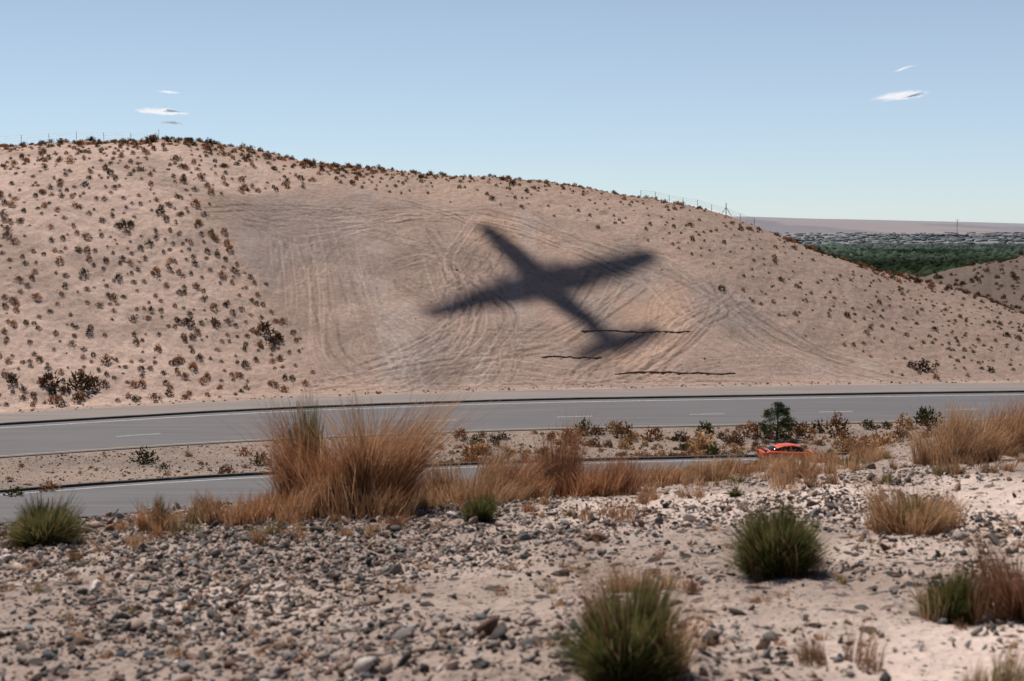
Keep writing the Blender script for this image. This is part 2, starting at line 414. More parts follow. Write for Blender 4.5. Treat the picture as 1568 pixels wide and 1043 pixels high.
GOLD=[(.58,.36,.20),(.50,.29,.15),(.66,.46,.29),(.34,.19,.10)]
GRN=[(.085,.11,.028),(.05,.07,.018),(.12,.14,.04),(.035,.045,.015)]
GTIP=[(.13,.145,.045),(.19,.17,.07),(.09,.11,.03),(.24,.165,.08)]
OLV=[(.18,.175,.06),(.12,.125,.04),(.26,.20,.09)]
BRN=[(.22,.12,.07),(.30,.17,.10),(.15,.085,.05)]
RED=[(.32,.15,.08),(.40,.20,.11),(.22,.10,.055)]
def merge(parts):
    vs=[];qs=[];cs=[];o=0
    for v,q,c in parts: vs.append(v);qs.append(q+o);cs.append(c);o+=len(v)
    return np.vstack(vs),np.vstack(qs),np.vstack(cs)
def plant(name,px,py,wpx,hpx,parts,dmax=19.5):
    p=hit(px,py,4,dmax);sc=p[1]/F
    w=wpx*sc;h=hpx*sc;out=[]
    for (kind,n,wf,hf,off,lean,th,pal,tip) in parts:
        v,q,c=stems(n,w*wf,h*hf,kind,lean,th,pal,tip)
        v=v+np.array([off[0]*w,off[1]*w,0]);out.append((v,q,c))
    v,q,c=merge(out)
    dz=Z(v[:,0]+p[0],v[:,1]+p[1])-p[2];fade=np.clip(1-v[:,2]/(.4*h+1e-6),0,1)
    v[:,2]+=dz*fade-.01
    ob=make_mesh(name,v,[q],[M_leaf],c);ob.location=p
    return ob
G='grass';S='shrub'
plant('dry_grass_bush',538,780,250,205,[(G,3000,.85,.85,(-.03,0),(.12,0),.0036,ORG,ORG),(G,2000,.45,1.0,(.16,0),(.30,0),.0034,ORG,GOLD),(G,1300,1.15,.45,(0,0),(.05,0),.0036,GOLD,ORG),(G,1100,.5,.85,(-.22,0),(-.06,0),.0034,RED,ORG),(G,350,.7,1.12,(.06,0),(.15,0),.003,ORG,GOLD)])
plant('rabbitbrush',474,772,125,165,[(S,3600,1,1,(0,.15),(0,0),.0042,OLV,GTIP)])
plant('dry_grass_bush',700,770,190,84,[(G,2600,1.2,1,(0,0),(.1,0),.0036,GOLD,GOLD)])
plant('dry_grass_bush',850,758,130,124,[(G,1200,.9,1,(0,0),(.05,0),.0032,RED,ORG),(G,1400,1.5,.55,(0,0),(.1,0),.0036,ORG,GOLD)])
plant('dry_twig_bush',850,756,90,135,[(G,260,.8,1,(0,0),(0,0),.003,BRN,RED)])
plant('dry_grass_bush',925,756,130,72,[(G,1600,1.3,1,(0,0),(.1,0),.0036,ORG,RED)])
plant('dry_grass_bush',775,764,130,86,[(G,1700,1.2,1,(0,0),(.1,0),.0036,GOLD,ORG)])
plant('dry_grass_bush',1000,744,130,52,[(G,1300,1.3,1,(0,0),(.1,0),.0036,GOLD,ORG)])
plant('dry_grass_bush',1060,732,120,42,[(G,1200,1.3,1,(0,0),(.1,0),.0036,GOLD,GOLD)])
plant('dry_grass_bush',1125,722,90,38,[(G,800,1.2,1,(0,0),(.1,0),.0036,ORG,GOLD)])
plant('dry_grass_bush',1222,735,56,44,[(G,600,1.2,1,(0,0),(.1,0),.0032,GOLD,ORG)])
plant('dry_grass_bush',1270,706,90,24,[(G,600,1.2,1,(0,0),(.1,0),.0032,ORG,GOLD)])
plant('dry_grass_bush',1345,698,90,30,[(G,700,1.2,1,(0,0),(.1,0),.0032,GOLD,ORG)])
plant('dry_grass_bush',400,794,140,66,[(G,1500,1.2,1,(0,0),(.1,0),.0036,GOLD,ORG)])
plant('dry_grass_bush',325,800,110,50,[(G,1100,1.2,1,(0,0),(.1,0),.0036,GOLD,GOLD)])
plant('dry_grass_bush',240,812,76,64,[(S,900,1,1,(0,0),(0,0),.004,BRN,OLV),(G,500,1.1,1,(0,0),(.05,0),.0036,GOLD,ORG)])
plant('rabbitbrush',297,803,40,44,[(S,500,1,1,(0,0),(0,0),.004,BRN,OLV)])
plant('rabbitbrush',66,834,170,90,[(S,5200,1,1,(0,0),(0,0),.0038,OLV,GTIP),(S,1500,.9,.8,(0,0),(0,0),.0038,GRN,OLV),(S,900,1.05,.9,(0,0),(0,0),.0034,BRN,ORG)])
plant('rabbitbrush',735,797,80,56,[(S,2000,1,1,(0,0),(0,0),.0036,GRN,GTIP)])
plant('rabbitbrush',1125,760,40,27,[(S,500,1,1,(0,0),(0,0),.004,GRN,GTIP)])
plant('rabbitbrush',958,1038,260,215,[(S,8500,1,.92,(0,0),(0,0),.0030,GRN,GTIP),(G,700,.9,.98,(0.05,.1),(.05,0),.0022,ORG,GOLD)])
plant('dry_grass_bush',985,905,140,64,[(G,480,1.2,1,(0,0),(.05,0),.0020,GOLD,GOLD)])
plant('rabbitbrush',1190,874,186,130,[(S,7600,1,1,(0,0),(0,0),.0030,GRN,GTIP),(G,350,.9,.95,(0,0),(.0,0),.0026,BRN,GOLD)])
plant('rabbitbrush',1402,814,155,96,[(S,2800,1,.9,(0,0),(0,0),.0034,OLV,GOLD),(G,1300,1.1,1,(0,0),(-.05,0),.0034,GOLD,GOLD)])
plant('rabbitbrush',1455,952,140,108,[(S,4200,1,1,(0,0),(0,0),.0030,GRN,GTIP),(G,250,1,.95,(0,0),(0,0),.003,GOLD,GOLD)])
plant('dry_twig_bush',1552,945,150,185,[(G,500,1.1,1,(0,0),(-.05,0),.0030,BRN,RED),(S,600,1,.7,(0,0),(0,0),.003,BRN,RED)])
plant('dry_grass_bush',1468,706,130,100,[(G,2600,1.15,1,(0,0),(.22,0),.0036,GOLD,GOLD)])
plant('dry_grass_bush',1555,690,150,105,[(G,2800,1.15,1,(0,0),(.2,0),.0036,GOLD,ORG)])
plant('dry_grass_bush',1290,1015,140,70,[(G,300,1.2,1,(0,0),(.1,0),.0020,BRN,GOLD)])
plant('dry_grass_bush',1510,1060,150,80,[(G,500,1.2,1,(0,0),(.1,0),.0022,OLV,GOLD)])
plant('dry_twig_bush',115,862,50,36,[(S,260,1,1,(0,0),(0,0),.003,BRN,BRN)])
plant('dry_twig_bush',605,808,90,40,[(S,520,1,1,(0,0),(0,0),.003,BRN,RED)])
plant('dry_twig_bush',1060,905,60,40,[(S,200,1,1,(0,0),(0,0),.0025,BRN,RED)])
plant('rabbitbrush',1360,738,50,24,[(S,260,1,1,(0,0),(0,0),.003,GRN,OLV)])
parts=[]
for i in range(270):
    brow=i<140
    if brow: px=rng.uniform(180,1568);py=np.interp(px,[0,200,420,700,1000,1250,1568],[818,806,784,762,734,706,682])+abs(rng.normal(0,22))-4
    else: px=rng.uniform(0,1568);py=rng.uniform(770,1010)
    p=hit(px,py,4,19.5);sc=p[1]/F;s=rng.lognormal(3.3,.4)*sc if brow else rng.uniform(8,26)*sc
    pal=[GOLD,ORG,GOLD,BRN,OLV][rng.integers(0,5)]
    v,q,c=stems(int(160 if brow else 70),s*1.6,s*.8,G,(rng.uniform(-.1,.2),0),.0028 if brow else .0018,pal,GOLD);parts.append((v+p,q,c))
v,q,c=merge(parts);make_mesh('grass_tufts',v,[q],[M_leaf],c)

NL=170
def shrub_tpl(n,seed):
    r=np.random.default_rng(seed)
    ph=r.uniform(0,2*math.pi,n);el=np.arcsin(r.uniform(-.05,1,n));rad=r.uniform(.2,1,n)**.6
    lump=1+.22*np.sin(2*ph+seed)+.15*np.sin(5*ph)
    c=np.stack([rad*np.cos(el)*np.cos(ph)*.5*lump,rad*np.cos(el)*np.sin(ph)*.5*lump,rad*np.sin(el)*.8+.04],1)
    d=c/np.linalg.norm(c,axis=1,keepdims=True)
    up=d*.07+r.normal(0,.04,(n,3))+[0,0,.04];sd=np.cross(up,r.normal(0,1,(n,3)));sd/=np.linalg.norm(sd,axis=1,keepdims=True);sd*=.05
    v=np.stack([c-sd-up*.5,c+sd-up*.5,c+up],1)
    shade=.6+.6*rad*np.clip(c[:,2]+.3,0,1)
    return v.reshape(-1,3),np.repeat(shade,3)
tpl=[shrub_tpl(NL,i) for i in range(8)]
def scatter(name,pts,sizes,pals,mat=M_far,hf=.9):
    V=[];Cc=[];
    for i,(x,y) in enumerate(pts):
        v,sh=tpl[rng.integers(0,8)];a=rng.uniform(0,6.28);s=sizes[i]
        m=np.array([[math.cos(a),-math.sin(a),0],[math.sin(a),math.cos(a),0],[0,0,1]])
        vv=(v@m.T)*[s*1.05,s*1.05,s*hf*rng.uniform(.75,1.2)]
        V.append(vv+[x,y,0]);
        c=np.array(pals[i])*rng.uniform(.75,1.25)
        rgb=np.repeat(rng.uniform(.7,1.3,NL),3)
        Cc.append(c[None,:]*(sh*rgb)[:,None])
    V=np.vstack(V)
    P=np.asarray(pts);zz=np.repeat(Z(P[:,0],P[:,1]),NL*3)-.06
    V[:,2]+=zz
    return make_mesh(name,V,[np.arange(len(V)).reshape(-1,3)],[mat],np.vstack(Cc))
PO=(.34,.16,.07);PB=(.19,.10,.05);PG=(.07,.07,.028);PD=(.09,.055,.032);PY=(.44,.27,.13)
pts=[];sz=[];pl=[]
def addp(x,y,s,p): pts.append((x,y));sz.append(s);pl.append(p)
for gx_ in np.arange(-115,95,1.2):
    for gy_ in np.arange(128,222,1.5):
        x=gx_+rng.uniform(-.6,.6);y=gy_+rng.uniform(-.72,.72)
        t=float(f1(x))-y
        if t>-11.5: continue
        m=float(rast(mask,np.array([x]),np.array([y]))[0])
        left=x<-18
        dens=.66 if left else .34
        if y>196: dens=.75
        if x>20: dens=.50
        if m>.45: dens=.006
        elif m>.1: dens*=.5
        dens*=.55+.9*float(vnoise(x*.13,y*.13,200))
        if rng.random()>dens: continue
        s=rng.lognormal(-.50,.34)*(1.0 if left else .72)
        if m>.45: s*=.5
        s=min(s,1.15)
        u=rng.random()
        p=PO if u<.42 else PB if u<.7 else PD if u<.88 else PG
        if not left: p=PB if u<.4 else PD if u<.7 else PG if u<.8 else PO
        addp(x,y,s,p)
for px in list(rng.uniform(190,350,40))+list(rng.uniform(440,560,20))+list(rng.uniform(640,900,18))+list(rng.uniform(1180,1430,70)):
    d=rng.uniform(196,207);x=(px-784)/F*d;addp(x,d,rng.uniform(.4,1.1),PD if rng.random()<.5 else PO)
for px,py,w in [(75,590,30),(125,596,40),(140,592,26),(100,600,20),(20,588,20),(1415,566,28),(1395,562,14),(405,512,26),(418,528,20),(190,350,18),(200,346,14),(120,384,14),(290,498,18),(275,495,14),(245,327,18),(230,218,18),(320,222,16),(425,522,20),(270,245,16),(215,262,14),(180,348,12),(1105,444,14),(1195,430,12)]:
    p=hit(px,py,80,400);addp(p[0],p[1],w*p[1]/F,PD)
for i in range(900):
    x=rng.uniform(60,150);y=rng.uniform(195,300);addp(x,y,rng.uniform(.5,1.2),PD if rng.random()<.6 else PB)
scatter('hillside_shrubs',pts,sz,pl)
pts=[];sz=[];pl=[]
for i in range(1500):
    x=rng.uniform(-60,75);f=float(f1(x));t=rng.uniform(19.8,34.2)
    rt=x>-8
    if not rt and rng.random()<.62: continue
    if rt and t<23 and rng.random()<.6: continue
    u=rng.random();s=rng.lognormal(-.6,.42)*(1.0 if rt else .55)
    addp(x,f-t,min(s,1.5),(PY if u<.28 else PO if u<.60 else PB if u<.84 else PG))
for i in range(420):
    x=rng.uniform(-70,110);f=float(f1(x));addp(x,f-rng.uniform(-11.5,-9.0),rng.uniform(.12,.35),PB if rng.random()<.5 else PD)
for i in range(90):
    x=rng.uniform(-6,34);f=float(f1(x));addp(x,f-rng.uniform(47.5,51),rng.uniform(.5,1.2),[PY,PO,PB][rng.integers(0,3)])
for px,py,w,p_ in [(222,708,30,PG),(250,718,17,PG),(22,760,26,PG),(75,752,28,PO),(400,712,27,PG),(375,697,20,PO),(895,664,27,PG),(728,678,18,PG),(770,672,18,PD),(1280,660,34,PB),(1330,655,24,PG),(1250,660,20,PG),(955,668,34,PB),(1000,672,30,PO),(1125,680,32,PB),(1040,674,24,PG),(1385,655,30,PY),(1350,690,50,PY),(1300,690,40,PY),(1075,690,44,PY),(870,680,36,PO),(1150,668,30,PO),(1225,668,34,PB),(1420,650,40,PG),(1080,662,26,PG)]:
    p=hit(px,py,60,135);addp(p[0],p[1],w*p[1]/F*1.15,p_)
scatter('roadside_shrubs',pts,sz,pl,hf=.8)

def conifer(name,px,py,wpx,hpx):
    p=hit(px,py,60,140);sc=p[1]/F;w=wpx*sc;h=hpx*sc
    e=empty(name,p)
    V=[];Fq=[];o=0
    def limb(a,b,r0,r1,ns=7):
        nonlocal o
        a=np.array(a,float);b=np.array(b,float);d=b-a;d/=np.linalg.norm(d);u=np.cross(d,[.3,.9,.1]);u/=np.linalg.norm(u);w_=np.cross(d,u)
        ang=np.linspace(0,2*math.pi,ns,endpoint=False)
        ring=lambda c,r:np.array([c+r*(math.cos(t)*u+math.sin(t)*w_) for t in ang])
        V.append(ring(a,r0));V.append(ring(b,r1));i=np.arange(ns);j=(i+1)%ns
        Fq.append(np.stack([i,j,j+ns,i+ns],1)+o);o+=2*ns
    limb((0,0,-.1),(.03,0,h*.5),.09,.06);limb((.03,0,h*.5),(0,.02,h*.92),.06,.012)
    cl=[]
    for i in range(95):
        t=rng.uniform(.08,.97);a=rng.uniform(0,6.28);r=w*.5*math.sin(min(1,(1-t)*1.5+.12)*math.pi/2)*rng.uniform(.45,1.05)*(.85 if t<.22 else 1)
        q_=np.array([r*math.cos(a),r*math.sin(a),h*t]);limb((0,0,max(.05,h*(t-.12))),q_,.02,.006,5);cl.append(q_)
    make_mesh('trunk_and_limbs',np.vstack(V),Fq,[simple_mat('bark',(.12,.08,.055),.9)],parent=e)
    LV=[];LC=[]
    for q_ in cl:
        n=75;s=h*.085*rng.uniform(.7,1.3)
        c=q_+rng.normal(0,s*.55,(n,3))*[1,1,.7];dv=rng.normal(0,1,(n,3));dv/=np.linalg.norm(dv,axis=1,keepdims=True);dv*=.11;sd=np.cross(dv,rng.normal(0,1,(n,3)));sd*=.035/ (np.linalg.norm(sd,axis=1,keepdims=True)+1e-6)
        LV.append(np.stack([c-sd,c+sd,c+dv],1).reshape(-1,3))
        k=rng.uniform(.5,1.4);LC.append(np.tile(np.array([.05,.075,.03])*k,(n*3,1)))
    LV=np.vstack(LV);make_mesh('needles',LV,[np.arange(len(LV)).reshape(-1,3)],[M_far],np.vstack(LC),parent=e)
conifer('juniper_tree',1190,674,56,58)

# ---------------------------------------------------------------- gravel
def ico(sub):
    import bmesh
    bm=bmesh.new();bmesh.ops.create_icosphere(bm,subdivisions=sub,radius=1)
    v=np.array([x.co[:] for x in bm.verts]);f=np.array([[q.index for q in x.verts] for x in bm.faces]);bm.free();return v,f
def stone_tpls(sub,n,flat=.75):
    v,f=ico(sub);out=[]
    for i in range(n):
        r=np.random.default_rng(500+i+100*sub)
        w=v.copy()
        for k in range(9):
            d=r.normal(0,1,3);d/=np.linalg.norm(d);h=r.uniform(.28,.72);s=w@d;w=w-np.outer(np.maximum(s-h,0),d)
        w*=1+r.normal(0,.04,(len(w),1));w*=[r.uniform(.9,1.7),r.uniform(.7,1.1),flat*r.uniform(.8,1.6)]
        out.append(w)
    return out,f
STC=np.array([(.12,.104,.093),(.17,.146,.13),(.07,.058,.05),(.25,.21,.185),(.21,.14,.107),(.17,.093,.062),(.50,.42,.37),(.045,.038,.034),(.30,.21,.165),(.15,.15,.148),(.10,.073,.057),(.085,.072,.064),(.36,.26,.205),(.42,.32,.26)])
def gravel(P,S,sub,ntpl=16):
    tp,f=stone_tpls(sub,ntpl);n=len(P);nv=len(tp[0])
    T_=np.array(tp)[rng.integers(0,ntpl,n)]
    a=rng.uniform(0,6.28,n);ca_,sa_=np.cos(a),np.sin(a);tl=rng.normal(0,.45,n)
    x=T_[...,0]*ca_[:,None]-T_[...,1]*sa_[:,None];y=T_[...,0]*sa_[:,None]+T_[...,1]*ca_[:,None];z=T_[...,2]+x*tl[:,None]
    V=np.stack([x,y,z],-1)*S[:,None,None]+P[:,None,:]
    Fc=(f[None]+(np.arange(n)*nv)[:,None,None]).reshape(-1,3)
    cc=STC[rng.integers(0,len(STC),n)]*rng.uniform(.6,1.25,(n,1))
    return V.reshape(-1,3),Fc,np.repeat(cc,nv,axis=0)
def spots(n,y0,y1,p=1.0):
    y=np.sqrt(rng.uniform(y0**2,y1**2,n));x=rng.uniform(-.42,.42,n)*y
    d=.58+1.35*fbm(x*.7,y*.55,4,300)-.13*np.clip(x-.5,-2,6)
    k=rng.random(n)<np.clip(d,0.06,1)**1.3;x=x[k];y=y[k];return x,y
M_st,nt,out=new_mat('gravel_stone')
b=nt.nodes.new('ShaderNodeBsdfPrincipled');b.inputs['Roughness'].default_value=.85;b.inputs['Specular IOR Level'].default_value=.25
at=nt.nodes.new('ShaderNodeAttribute');at.attribute_name='Col';geo=nt.nodes.new('ShaderNodeNewGeometry')
s=mathn(nt,'MULTIPLY_ADD',noisen(nt,geo.outputs['Position'],45,4,.7),1.0,.5)
v_=nt.nodes.new('ShaderNodeVectorMath');v_.operation='SCALE';nt.links.new(at.outputs['Color'],v_.inputs[0]);nt.links.new(s,v_.inputs['Scale'])
nt.links.new(v_.outputs[0],b.inputs['Base Color']);nt.links.new(b.outputs[0],out.inputs[0])
x,y=spots(120000,4.6,19);S_=np.clip(rng.lognormal(-4.42,.44,len(x)),.005,.032)
a1=gravel(np.stack([x,y,Z(x,y)+S_*.2],1),S_,1)
x,y=spots(9500,4.6,19);S_=np.clip(rng.lognormal(-3.65,.34,len(x)),.016,.058)
a2=gravel(np.stack([x,y,Z(x,y)+S_*.25],1),S_,2)
v=np.vstack([a1[0],a2[0]]);fc=np.vstack([a1[1],a2[1]+len(a1[0])]);c=np.vstack([a1[2],a2[2]])
make_mesh('gravel',v,[fc],[M_st],c)
x=rng.uniform(-55,60,8000);y=f1(x)-rng.uniform(19.5,34,8000);S_=np.clip(rng.lognormal(-2.7,.5,8000),.04,.25)
a=gravel(np.stack([x,y,Z(x,y)],1),S_,1);make_mesh('roadside_rubble',a[0],[a[1]],[M_st],a[2])

# ---------------------------------------------------------------- straw wattles on the slope
M_wat=simple_mat('straw_wattle_netting',(.13,.085,.055),.9,noise=.4,scale=3)
def wattle(p0,p1,r=.085):
    a=hit(*p0,80,400);b=hit(*p1,80,400);n=90;V=[];ns=8
    for i in range(n):
        t=i/(n-1);x=a[0]+(b[0]-a[0])*t;y=a[1]+(b[1]-a[1])*t+.2*math.sin(t*math.pi)+.3*float(fbm(np.array(t*7),np.array(1.),3,5))
        z=float(Z(x,y))+.06
        rr_=r*(1+.6*float(fbm(np.array(t*40),np.array(a[0]),2,6)))*(1 if 0<i<n-1 else .3)
        for k in range(ns):
            g=2*math.pi*k/ns;V.append((x,y+rr_*math.cos(g),z+rr_*math.sin(g)))
    i,k=np.meshgrid(np.arange(n-1),np.arange(ns),indexing='ij');k2=(k+1)%ns
    q=np.stack([i*ns+k,(i+1)*ns+k,(i+1)*ns+k2,i*ns+k2],-1).reshape(-1,4)
    make_mesh('straw_wattle',V,[q],[M_wat],smooth=True)
wattle((890,507),(1058,510));wattle((829,547),(922,549));wattle((941,573),(1127,574))

# ---------------------------------------------------------------- wire fences on the ridge
M_post=simple_mat('fence_post_steel',(.16,.14,.13),.7);M_wire=simple_mat('fence_wire',(.3,.29,.28),.5,metal=.5)
def tube(V,Fq,a,b,r,ns=5):
    a=np.array(a,float);b=np.array(b,float);d=b-a;L=np.linalg.norm(d);d/=L;u=np.cross(d,[.31,.9,.2]);u/=np.linalg.norm(u);w_=np.cross(d,u)
    o=sum(len(z) for z in V);t=np.linspace(0,2*math.pi,ns,endpoint=False)
    ring=np.outer(np.cos(t),u)+np.outer(np.sin(t),w_)
    V.append(a+ring*r);V.append(b+ring*r);i=np.arange(ns);j=(i+1)%ns
    Fq.append(np.stack([i,j,j+ns,i+ns],1)+o)
def fence(x0,x1,y0,y1,n,brace=None,h=1.35):
    e=empty('wire_fence',(0,0,0));V=[];Fq=[];W=[];Wf=[];prev=None
    for i in range(n):
        t=i/(n-1);x=x0+(x1-x0)*t;y=y0+(y1-y0)*t;z=float(Z(x,y));hh=h*random.uniform(.9,1.1);lx=random.uniform(-.06,.06)
        tube(V,Fq,(x,y,z-.3),(x+lx,y,z+hh),.035)
        if i==brace:
            tube(V,Fq,(x,y,z-.2),(x,y,z+1.8),.06);tube(V,Fq,(x-.8,y,z-.1),(x,y,z+1.2),.04);tube(V,Fq,(x+.8,y,z-.1),(x,y,z+1.2),.04)
        cur=(x,y,z,hh)
        if prev:
            for f in (.45,.72,.97): tube(W,Wf,(prev[0],prev[1],prev[2]+prev[3]*f),(x,y,z+hh*f),.012,4)
        prev=cur
    make_mesh('posts',np.vstack(V),Fq,[M_post],parent=e);make_mesh('wires',np.vstack(W),Wf,[M_wire],parent=e)
fence(-74,-50.5,205,205,7,h=1.5);fence(18.5,34.5,205,203,9,brace=6,h=1.1)

# ---------------------------------------------------------------- orange car
def loft(sections,name,mats,mi=None,parent=None,smooth=True):
    n=len(sections);m=len(sections[0]);V=np.array(sections,float).reshape(-1,3)
    i,k=np.meshgrid(np.arange(n-1),np.arange(m-1),indexing='ij')
    q=np.stack([i*m+k,(i+1)*m+k,(i+1)*m+k+1,i*m+k+1],-1).reshape(-1,4)
    caps=[np.arange(m)[None,:],((n-1)*m+np.arange(m))[None,::-1]]
    midx=None
    if mi: midx=[mi(a_,b_) for a_,b_ in zip(i.ravel(),k.ravel())]+[0,0]
    return make_mesh(name,V,[q]+caps,mats,smooth=smooth,mat_idx=midx,parent=parent)
M_paint=simple_mat('orange_car_paint',(.70,.10,.02),.3,noise=.03,coat=.5);M_glass=simple_mat('dark_glass',(.015,.017,.02),.08,noise=0)
M_tyre=simple_mat('tyre',(.02,.02,.02),.8);M_rim=simple_mat('alloy_rim',(.35,.35,.36),.35,metal=.8);M_trim=simple_mat('black_trim',(.02,.02,.02),.5)
M_tail=simple_mat('tail_lamp',(.35,.01,.01),.2);M_head=simple_mat('head_lamp',(.75,.75,.78),.1)
cp=hit(1204,703,60,140);x_c=cp[0];y_c=float(f1(x_c))-37.6
hd=math.atan((float(f1(x_c+2))-float(f1(x_c-2)))/4)
car=empty('sports_car',(x_c,y_c,ROAD+.064),(0,0,hd))
st=[(-2.28,.42,.80,.62),(-2.22,.30,.93,.80),(-1.95,.24,.99,.90),(-1.5,.20,1.0,.93),(-.9,.18,.96,.93),(0,.18,.92,.92),(.8,.18,.90,.92),(1.4,.20,.84,.92),(1.9,.22,.74,.88),(2.18,.26,.64,.76),(2.3,.34,.54,.60)]
sec=[]
for X_,zb,zt,w in st:
    zm=(zb+zt)/2
    half=[(w*.86,zb),(w*.99,zb+.10),(w*1.0,zm),(w*.97,zt-.12),(w*.90,zt-.03),(w*.6,zt+.01),(0,zt+.025)]
    full=[(X_,a_,b_) for a_,b_ in half]+[(X_,-a_,b_) for a_,b_ in half[:-1][::-1]]
    sec.append(full)
loft(sec,'body',[M_paint],parent=car)
gs=[(-1.85,.96,.80,.70),(-1.3,1.20,.80,.62),(-.75,1.34,.80,.58),(-.1,1.37,.80,.58),(.45,1.27,.80,.62),(1.15,.90,.80,.72)]
sec=[]
for X_,zt,w,wt in gs:
    half=[(w,.85),(w*.98,.90 if zt>.95 else zt-.03),(wt+.04,zt-.07),(wt,zt-.02),(wt*.5,zt),(0,zt+.012)]
    sec.append([(X_,a_,b_) for a_,b_ in half]+[(X_,-a_,b_) for a_,b_ in half[:-1][::-1]])
loft(sec,'cabin',[M_glass,M_paint],mi=lambda a_,b_:1 if (1<=a_<=3 and 2<=b_<=7) else 0,parent=car)
def disc(name,x,y,z,r,wd,mat,ns=28,parent=car,hole=0):
    t=np.linspace(0,2*math.pi,ns,endpoint=False)
    rs=[(r*.9,-wd/2),(r,-wd/2+.03),(r,wd/2-.03),(r*.9,wd/2),(r*.62,wd/2-.01)]
    V=[];
    for q_,o_ in rs: V+= [(x+q_*math.cos(a_),y+o_,z+q_*math.sin(a_)) for a_ in t]
    i,k=np.meshgrid(np.arange(len(rs)-1),np.arange(ns),indexing='ij');k2=(k+1)%ns
    q=np.stack([i*ns+k,(i+1)*ns+k,(i+1)*ns+k2,i*ns+k2],-1).reshape(-1,4)
    cap=((len(rs)-1)*ns+np.arange(ns))[None,:];cap0=np.arange(ns)[None,::-1]
    return make_mesh(name,V,[q,cap,cap0],[mat],parent=parent)
for nm,wx in (('rear',-1.38),('front',1.42)):
    for sd,wy in (('near',-.80),('far',.80)):
        disc('arch_%s_%s'%(nm,sd),wx,wy*1.09,.36,.385,.10,M_trim)
        disc('tyre_%s_%s'%(nm,sd),wx,wy*1.10,.325,.325,.20,M_tyre)
        V=[];Fq=[]
        for k in range(5):
            a_=k*2*math.pi/5;s_=np.sign(wy)
            tube(V,Fq,(wx,wy*1.10+s_*.105,.325),(wx+.21*math.cos(a_),wy*1.10+s_*.105,.325+.21*math.sin(a_)),.03)
        make_mesh('rim_%s_%s'%(nm,sd),np.vstack(V),Fq,[M_rim],parent=car)
def box(name,x0,x1,y0,y1,z0,z1,mat,parent,bev=.02):
    import bmesh
    bm=bmesh.new();bmesh.ops.create_cube(bm,size=1)
    for v in bm.verts: v.co=((x0+x1)/2+v.co.x*(x1-x0),(y0+y1)/2+v.co.y*(y1-y0),(z0+z1)/2+v.co.z*(z1-z0))
    bmesh.ops.bevel(bm,geom=bm.edges[:],offset=bev,segments=2,affect='EDGES')
    me=bpy.data.meshes.new(name);bm.to_mesh(me);bm.free();me.materials.append(mat);o=bpy.data.objects.new(name,me);scene.collection.objects.link(o);o.parent=parent;return o
box('sill_near',-1.0,1.0,-.95,-.90,.17,.27,M_trim,car);box('sill_far',-1.0,1.0,.90,.95,.17,.27,M_trim,car)
box('rear_diffuser',-2.33,-2.15,-.7,.7,.26,.46,M_trim,car);box('front_grille',2.22,2.33,-.55,.55,.28,.46,M_trim,car)
box('tail_lamp_near',-2.30,-2.08,-.84,-.45,.72,.84,M_tail,car);box('tail_lamp_far',-2.30,-2.08,.45,.84,.72,.84,M_tail,car)
box('head_lamp_near',1.95,2.2,-.82,-.55,.56,.66,M_head,car);box('head_lamp_far',1.95,2.2,.55,.82,.56,.66,M_head,car)
box('mirror_near',.62,.80,-1.06,-.88,.90,1.02,M_paint,car);box('mirror_far',.62,.80,.88,1.06,.90,1.02,M_paint,car)
box('door_pillar_near',-.32,-.22,-.78,-.70,.92,1.26,M_paint,car,.01);box('rear_spoiler',-2.2,-1.98,-.72,.72,1.00,1.04,M_trim,car,.01)

# ---------------------------------------------------------------- sun direction and the passing airplane (above the frame, its shadow falls on the slope)
s=np.array([-.3,.4,1.0]);s/=np.linalg.norm(s)
ctr=hit(836,437,80,400);D=265
apos=ctr+s*D
head=math.atan2(25.5,-11.84)+math.radians(5)
air=empty('airplane',apos,(0,0,head))
M_air=simple_mat('airplane_paint',(.75,.75,.76),.35,noise=.03);M_air2=simple_mat('airplane_stripe',(.08,.12,.3),.4)
sec=[]
for X_,r,zc in [(-12.2,.3,.9),(-10.5,.8,.75),(-7,1.35,.35),(-3,1.8,0),(3,1.95,0),(7,1.8,0),(9.6,1.4,-.1),(11.2,.8,-.2),(11.8,.2,-.2)]:
    sec.append([(X_,r*math.cos(a_),zc+r*1.05*math.sin(a_)) for a_ in np.linspace(0,2*math.pi,20)])
loft(sec,'fuselage',[M_air],parent=air)
def wing(name,y0,y1,cx,c0,c1,z0,z1,th,sweep=0):
    sec=[]
    for t in np.linspace(0,1,8):
        y_=y0+(y1-y0)*t;c_=c0+(c1-c0)*t;x_=cx-sweep*t;z_=z0+(z1-z0)*t
        if t>.99: c_*=.7
        prof=[(.5,0),(.38,.5),(.1,.6),(-.5,0),(.1,-.4),(.38,-.4)]
        sec.append([(x_+c_*a_,y_,z_+th*c_*b_) for a_,b_ in prof+prof[:1]])
    return loft(sec,name,[M_air],parent=air,smooth=False)
wing('wing_left',.6,17.2,0.2,4.9,2.1,-.5,.6,.12);wing('wing_right',-.6,-17.2,.2,5.2,3.0,-.5,.6,.12)
wing('tailplane_left',.2,5.6,-10.2,3.2,1.9,.9,.95,.10,.4);wing('tailplane_right',-.2,-7.0,-10.2,3.3,2.2,.9,.95,.10,.4)
fin=[]
for t in np.linspace(0,1,5):
    c_=3.2-1.6*t;x_=-10.4-1.2*t;fin.append([(x_+c_*a_,b_*c_*.1,1.0+3.4*t) for a_,b_ in [(.5,0),(.2,.5),(-.5,0),(.2,-.5),(.5,0)]])
loft(fin,'fin',[M_air2],parent=air,smooth=False)
